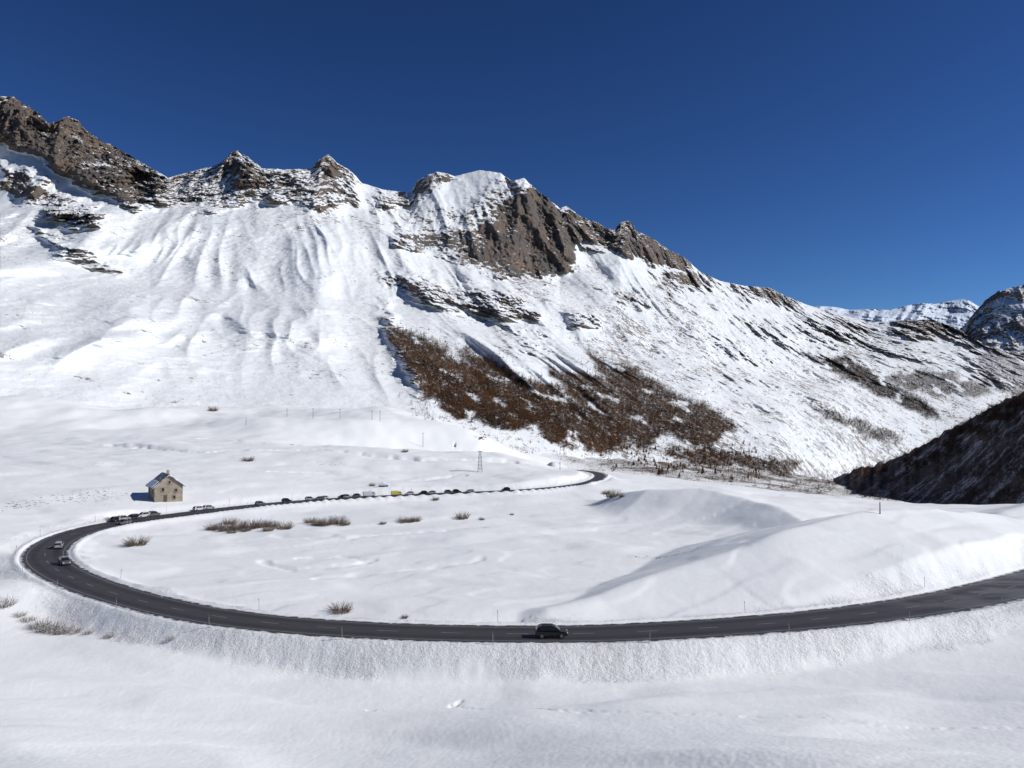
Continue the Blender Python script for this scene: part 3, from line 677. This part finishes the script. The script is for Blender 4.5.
def build_car(color,loc,rz,tall=1.0):
    e=empty('car',loc,rz)
    bm=bmesh.new()
    low=[(-2.15,.35),(-2.2,.6),(-2.12,.98),(-1.2,1.02),(0.95,1.0),(1.35,.93),(2.05,.78),(2.2,.6),(2.18,.35),(1.75,.28),(-1.7,.28)]
    prism(bm,low,-.88,.88)
    for v in bm.verts:
        if abs(v.co.x)>2: v.co.y*=0.9
    prof=[(-2.05,1.0),(-1.75,1.48),(-1.3,1.56*tall),(0.1,1.55*tall),(0.35,1.47*tall),(1.15,1.0)]
    a,b=prism(bm,prof,-.82,.82)
    for v in a+b:
        if v.co.z>1.2: v.co.y*=0.80
    bmesh.ops.bevel(bm,geom=list(bm.edges),offset=.05,segments=2,affect='EDGES')
    bm_obj('body',bm,PAINT[color],e,smooth=False)
    for sg in (-1,1):
        for (x0,x1,x2,x3) in ((-1.62,-.62,-.62,-1.38),(-.52,.93,.27,-.52)):
            bm=bmesh.new(); y0=sg*.835; y1=sg*.70
            vs=[bm.verts.new((x0,y0,1.07)),bm.verts.new((x1,y0,1.07)),bm.verts.new((x2,y1,1.45*tall)),bm.verts.new((x3,y1,1.45*tall))]
            vs2=[bm.verts.new((v.co.x,v.co.y+sg*.02,v.co.z)) for v in vs]
            bm.faces.new(vs);bm.faces.new(vs2[::-1])
            for i in range(4): bm.faces.new((vs[i],vs[(i+1)%4],vs2[(i+1)%4],vs2[i]))
            bm_obj('side_window',bm,M_glass,e)
    for nm,p0,p1 in (('windshield',(1.12,1.06),(.45,1.44*tall)),('rear_window',(-2.06,1.1),(-1.82,1.42))):
        bm=bmesh.new(); k=.03*(1 if nm=='windshield' else -1)
        vs=[bm.verts.new((p0[0]+k,-.72,p0[1])),bm.verts.new((p0[0]+k,.72,p0[1])),bm.verts.new((p1[0]+k,.6,p1[1])),bm.verts.new((p1[0]+k,-.6,p1[1]))]
        bm.faces.new(vs); r=bmesh.ops.extrude_face_region(bm,geom=list(bm.faces))
        bmesh.ops.translate(bm,vec=(k*.6,0,.015),verts=[v for v in r['geom'] if isinstance(v,bmesh.types.BMVert)])
        bm_obj(nm,bm,M_glass,e)
    for x in (-1.32,1.32):
        for y in (-.80,.80):
            w=empty('wheel',(x,y,.33)); w.parent=e
            for nm,r,d,m in (('tyre',.34,.22,M_tyre),('rim',.21,.25,M_rim)):
                bm=bmesh.new(); bmesh.ops.create_cone(bm,cap_ends=True,segments=20,radius1=r,radius2=r,depth=d)
                bmesh.ops.rotate(bm,cent=(0,0,0),matrix=Matrix.Rotation(math.pi/2,3,'X'),verts=bm.verts)
                bm_obj(nm,bm,m,w)
    for y in (-.62,.62):
        bm=bmesh.new(); box(bm,(2.14,y,.68),(.12,.34,.14)); bm_obj('headlight',bm,M_lamp,e)
        bm=bmesh.new(); box(bm,(-2.15,y,.85),(.1,.26,.22)); bm_obj('tail_light',bm,M_red,e)
        bm=bmesh.new(); box(bm,(.75,y/.62*.98,1.08),(.12,.2,.14)); bm_obj('mirror',bm,PAINT[color],e,bevel=.03)
    return e
def build_truck(color,boxc,loc,rz):
    e=empty('truck',loc,rz)
    bm=bmesh.new(); prism(bm,[(1.6,.5),(1.6,2.5),(2.9,2.5),(3.35,1.6),(3.5,1.3),(3.5,.5)],-1.05,1.05); bm_obj('cab',bm,PAINT[color],e,bevel=.06)
    bm=bmesh.new(); box(bm,(-1.0,0,1.75),(4.9,2.2,2.3)); bm_obj('cargo_box',bm,PAINT[boxc],e,bevel=.04)
    bm=bmesh.new(); box(bm,(-.4,0,.5),(6.0,.9,.22)); bm_obj('chassis',bm,M_tyre,e)
    bm=bmesh.new(); prism(bm,[(3.0,2.35),(3.42,1.6),(3.46,1.62),(3.04,2.37)],-.9,.9); bm_obj('windshield',bm,M_glass,e)
    for y in (-1.07,1.07):
        bm=bmesh.new(); box(bm,(2.35,y,1.95),(.9,.04,.6)); bm_obj('side_window',bm,M_glass,e)
    for x in (-2.2,2.5):
        for y in (-.9,.9):
            w=empty('wheel',(x,y,.45)); w.parent=e
            for nm,r,d,m in (('tyre',.46,.3,M_tyre),('rim',.25,.33,M_rim)):
                bm=bmesh.new(); bmesh.ops.create_cone(bm,cap_ends=True,segments=18,radius1=r,radius2=r,depth=d)
                bmesh.ops.rotate(bm,cent=(0,0,0),matrix=Matrix.Rotation(math.pi/2,3,'X'),verts=bm.verts); bm_obj(nm,bm,m,w)
    return e
RU,RV=project(R[:,0],R[:,1],R[:,2])
def road_at(u,v,lo=0.0):
    i=int(np.argmin((RU-u)**2+((RV-v)*2)**2)); hw=R[i,3]
    p=(R[i,0]+N[i,0]*lo*hw,R[i,1]+N[i,1]*lo*hw,R[i,2]+0.03); return p,math.atan2(T[i,1],T[i,0]),i
def car_at(color,u,v,lo,flip=False,label=None,group=None,tall=1.0,sc=1.0):
    p,a,i=road_at(u,v,lo); o=build_car(color,p,a+(math.pi if flip else 0),tall); o.scale=(sc,sc,sc)
    tag(o,label or color+' car parked at the snowy roadside','car',group=group); return o
car_at('black',553,632,-.35,True,'black hatchback driving along the cleared asphalt road',None,1.05)
car_at('grey',60,563,.55,True,'dark grey car rounding the road bend',sc=.9)
car_at('silver',47,549,.5,False,'silver car driving round the road bend',sc=.88)
gp='cars parked along the road verge'
cl=[(112,519,'grey',.75),(121,518,'black',-.8),(129,516,'silver',-.75),(140,515,'black',-.9),(149,514,'white',-.9),(158,512,'grey',-.9),(206,508,'white',-.9),(216,507,'silver',-.9)]
for u,c in ((262,'grey'),(288,'black'),(310,'silver'),(319,'grey'),(327,'white'),(341,'black'),(350,'silver'),(359,'grey'),(411,'white'),(421,'black'),(430,'silver'),(447,'grey'),(458,'black'),(470,'silver'),(505,'black')): cl.append((u,np.interp(u,[241,300,400,510],[505,500,494,489]),c,-.6+.5*rg.rand()))
for (u,v,c,lo) in cl:
    car_at(c,u,v,lo,rg.rand()>.5,None,gp,rg.uniform(.95,1.15),.80 if u<230 else .70)
p,a,i=road_at(372,496,-.6); o=build_truck('white','white',p,a); o.scale=(.58,.58,.58); tag(o,'white box van stopped on the road','truck')
p,a,i=road_at(396,494,-.4); o=build_truck('yellow','yellow',p,a); o.scale=(.5,.5,.5); tag(o,'small yellow service truck on the road','truck')

# ---------------------------------------------------------------- snow poles and masts
M_pole=simple('pole_wood',(0.16,0.13,0.10),0.8); M_stake=simple('stake_paint',(0.34,0.28,0.23),0.7); M_steel=simple('galvanised_steel',(0.25,0.25,0.26),0.5,.5); M_redp=simple('dull_band',(0.16,0.10,0.08),.6)
def cyl(bm,p,r0,r1,h,seg=8):
    r=bmesh.ops.create_cone(bm,cap_ends=True,segments=seg,radius1=r0,radius2=r1,depth=h)
    bmesh.ops.translate(bm,vec=(p[0],p[1],p[2]+h/2),verts=r['verts'])
def me_of(o):
    m=o.data; bpy.data.objects.remove(o); return m
bm=bmesh.new(); cyl(bm,(0,0,-.3),.032,.028,2.0); ms=me_of(bm_obj('pole',bm,M_stake))
bm=bmesh.new(); cyl(bm,(0,0,1.45),.042,.042,.22); mb=me_of(bm_obj('band',bm,M_redp))
for i in range(20,ns-30,13):
    for sg in (-1,1):
        if sg>0 and (i//13)%2: continue
        x=R[i,0]+N[i,0]*sg*(R[i,3]+1.3); y=R[i,1]+N[i,1]*sg*(R[i,3]+1.3)
        if project(x,y,0)[0]>1040: continue
        e=empty('snow_pole',(x,y,drop(x,y))); e.rotation_euler=(rg.normal(0,.04),rg.normal(0,.04),0)
        tag(e,'thin wooden snow marker pole beside the road','marker pole',group='snow marker poles lining the road')
        new_obj('pole',ms,e); new_obj('reflective_band',mb,e)
def util_pole(u,v,h,arm=True):
    loc,_=hit(u,v)
    e=empty('utility_pole',loc); tag(e,'thin wooden utility pole standing in snow','utility pole')
    bm=bmesh.new(); cyl(bm,(0,0,-.5),.14,.10,h+.5); bm_obj('post',bm,M_pole,e)
    if arm:
        bm=bmesh.new(); box(bm,(0,0,h-.5),(1.6,.12,.12)); bm_obj('crossarm',bm,M_pole,e)
        for x in (-.7,0,.7):
            bm=bmesh.new(); cyl(bm,(x,0,h-.44),.05,.04,.18); bm_obj('insulator',bm,M_steel,e)
for u,v,h in [(423,447,9),(287,417,6),(313,419,7),(340,419,6.5),(372,420,6),(380,421,7),(880,514,2.4),(246,425,5),(560,470,4)]: util_pole(u,v,h,h>5)
def lattice(u,v,h):
    loc,_=hit(u,v); e=empty('lattice_mast',loc); tag(e,'grey steel lattice mast with crossbars','mast')
    bm=bmesh.new(); w=.9
    def bar(a,b,r=.06):
        a=Vector(a);b=Vector(b);d=b-a; rr=bmesh.ops.create_cone(bm,cap_ends=True,segments=6,radius1=r,radius2=r,depth=d.length)
        q=d.to_track_quat('Z','Y').to_matrix(); bmesh.ops.rotate(bm,cent=(0,0,0),matrix=q,verts=rr['verts']); bmesh.ops.translate(bm,vec=(a+b)/2,verts=rr['verts'])
    for sx in (-1,1):
        for sy in (-1,1): bar((sx*w,sy*w,-.3),(sx*.35,sy*.35,h),.08)
    k=6
    for i in range(k):
        z0=h*i/k;z1=h*(i+1)/k; w0=w+(.35-w)*i/k; w1=w+(.35-w)*(i+1)/k
        for a,b in (((-1,-1),(1,-1)),((1,-1),(1,1)),((1,1),(-1,1)),((-1,1),(-1,-1))):
            bar((a[0]*w0,a[1]*w0,z0),(b[0]*w1,b[1]*w1,z1),.045); bar((a[0]*w1,a[1]*w1,z1),(b[0]*w1,b[1]*w1,z1),.04)
    bm_obj('frame',bm,M_steel,e)
    bm=bmesh.new(); box(bm,(0,0,h-.3),(2.6,.15,.15)); bm_obj('crossbar',bm,M_steel,e)
lattice(480,472,8.5)

# ---------------------------------------------------------------- house
def mat_stone():
    n=NT('stone_wall'); v=n.t.nodes.new('ShaderNodeTexVoronoi'); v.inputs['Scale'].default_value=2.2
    tc=n.t.nodes.new('ShaderNodeTexCoord'); n.t.links.new(tc.outputs['Object'],v.inputs['Vector'])
    c=n.mix(v.outputs['Distance'],(0.34,0.285,0.21),(0.22,0.185,0.14)); c=n.mix(n.ss(n.noise(.8,4),.4,.7),c,(0.36,0.305,0.235))
    return n.fin(c,.9,n.bump(v.outputs['Distance'],.05,.6))
M_stone=mat_stone()
def mat_roof():
    n=NT('slate_roof'); c=n.mix(n.noise(2,3),(0.13,0.12,0.115),(0.20,0.19,0.185))
    return n.fin(n.mix(n.math('MULTIPLY',n.ss(n.noise(1.1,5,.7),.46,.60),.8),c,(0.75,0.76,0.78)),.8)
M_roof=mat_roof(); M_rsnow=simple('roof_snow',(0.84,0.86,0.88),.8,var=.03)
M_wood=simple('dark_wood',(0.10,0.07,0.055),.8); M_trim=simple('window_trim',(0.28,0.24,0.18),.8)
def house(u,v,rz,W=8.2,D=8.8,EH=4.9,RH=8.2):
    loc,_=hit(u,v)
    z=min(drop(loc.x,loc.y),drop(loc.x-4,loc.y+6))
    e=empty('house',(loc.x,loc.y+5,z-0.2),rz); e.scale=(.96,.96,.96); tag(e,'small stone house with steep gabled roof in snow','house')
    bm=bmesh.new(); prism(bm,[(-W/2,-2),(W/2,-2),(W/2,EH),(0,RH),(-W/2,EH)],-D/2,D/2); bm_obj('wall',bm,M_stone,e)
    rf=None
    for sg in (-1,1):
        bm=bmesh.new(); k=(RH-EH)/(W/2)
        x1=W/2+.7; z1=EH-.7*k
        prism(bm,[(0,RH+.05),(sg*x1,z1+.05),(sg*x1,z1+.32),(0,RH+.32)],-D/2-.6,D/2+.6); r=bm_obj('roof',bm,M_roof,e)
        if sg<0: rf=r
        bm=bmesh.new(); 
        if sg>0: prism(bm,[(sg*.25,RH-.25*k+.33),(sg*x1*.98,z1+.40),(sg*x1,z1+.56),(sg*.25,RH-.25*k+.52)],-D/2-.45,D/2+.55)
        else: prism(bm,[(sg*x1*.55,RH-.55*x1*k+.33),(sg*x1*.99,z1+.36),(sg*x1,z1+.50),(sg*x1*.59,RH-.59*x1*k+.46)],-D/2+.8,D/2+.4)
        bm_obj('roof_snow',bm,M_rsnow,e)
    bm=bmesh.new(); box(bm,(1.0,1.2,RH+.2),(.7,.7,2.0)); ch=bm_obj('chimney',bm,M_stone,rf)
    def win(x,zc,w,h,side):
        g=empty('window',(0,0,0)); g.parent=e
        def add(nm,c,s,m):
            bm=bmesh.new()
            if side=='f': box(bm,(c[0],-D/2-c[1],c[2]),(s[0],s[1],s[2]))
            else: box(bm,(side*(W/2+c[1]),c[0],c[2]),(s[1],s[0],s[2]))
            bm_obj(nm,bm,m,g)
        add('pane',(x,.02,zc),(w,.05,h),M_glass)
        for dx in (-1,1): add('frame',(x+dx*(w/2+.06),.05,zc),(.12,.12,h+.24),M_trim)
        add('lintel',(x,.05,zc+h/2+.19),(w+.4,.14,.12),M_trim); add('sill',(x,.09,zc-h/2-.19),(w+.4,.22,.12),M_trim)
    win(-1.7,3.9,.7,.85,'f'); win(2.1,3.5,.6,.7,'f')
    win(1.6,1.4,.65,.8,'f'); win(0.2,6.1,.5,.65,'f')
    for s in (-1,1):
        for y in (-2.0,2.6): win(y,3.4,.7,.85,s)
    bm=bmesh.new(); box(bm,(-1,-D/2-.03,1.2),(1.0,.1,2.0)); d=bm_obj('door',bm,M_wood,e)
    bm=bmesh.new(); box(bm,(-.62,-D/2-.11,1.2),(.12,.06,.06)); bm_obj('handle',bm,M_steel,d)
    return e
house(158,502,math.radians(36))
def shed(u,v,W,D,H):
    loc,_=hit(u,v); e=empty('shed',(loc.x,loc.y+D/2,loc.z),.1); tag(e,'low dark shed with thick snow on its roof','shed')
    bm=bmesh.new(); box(bm,(0,0,H/2-.3),(W,D,H+.6)); bm_obj('wall',bm,M_wood,e)
    bm=bmesh.new(); prism(bm,[(-W/2-.4,H+.003),(W/2+.4,H+.003),(W/2+.3,H+.4),(0,H+.8),(-W/2-.3,H+.4)],-D/2-.3,D/2+.3); bm_obj('roof',bm,M_rsnow,e,bevel=.08)
    bm=bmesh.new(); box(bm,(W*.2,-D/2-.03,H*.45),(.6,.08,H*.85)); bm_obj('door',bm,M_trim,e)
shed(383,487,3.2,2.2,.55)
# ---------------------------------------------------------------- camera, sun, sky
cam=bpy.data.cameras.new('camera'); co=bpy.data.objects.new('camera',cam); COL.objects.link(co)
co.location=(0,0,CAMZ); co.rotation_euler=(math.pi/2+TH,0,0); cam.sensor_width=36; cam.lens=36*F/1024; cam.clip_end=40000; cam.clip_start=.5
scene.camera=co
AZ=math.radians(95); EL=math.radians(34)
sd_=Vector((math.sin(AZ)*math.cos(EL),math.cos(AZ)*math.cos(EL),math.sin(EL)))
sl=bpy.data.lights.new('sun','SUN'); sl.energy=4.0; sl.angle=math.radians(.53); sl.color=(1,.985,.955)
so=bpy.data.objects.new('sun',sl); COL.objects.link(so); so.rotation_euler=sd_.to_track_quat('Z','Y').to_euler(); so.location=(200,-50,300)
w=bpy.data.worlds.new('World'); scene.world=w; w.use_nodes=True; nt=w.node_tree
bg=nt.nodes['Background']; sk=nt.nodes.new('ShaderNodeTexSky'); sk.sky_type='NISHITA'; sk.sun_disc=False
sk.sun_elevation=EL; sk.sun_rotation=AZ; sk.altitude=2100; sk.air_density=1.0; sk.dust_density=0.1; sk.ozone_density=2.5
gm=nt.nodes.new('ShaderNodeGamma'); gm.inputs[1].default_value=1.5
mu=nt.nodes.new('ShaderNodeMix'); mu.data_type='RGBA'; mu.blend_type='MULTIPLY'; mu.inputs[0].default_value=1; mu.inputs[7].default_value=(0.57,0.79,1.06,1)
nt.links.new(sk.outputs[0],gm.inputs[0]); nt.links.new(gm.outputs[0],mu.inputs[6]); nt.links.new(mu.outputs[2],bg.inputs[0]); bg.inputs[1].default_value=0.0285
scene.view_settings.view_transform='Standard'; scene.view_settings.look='None'; scene.view_settings.exposure=0
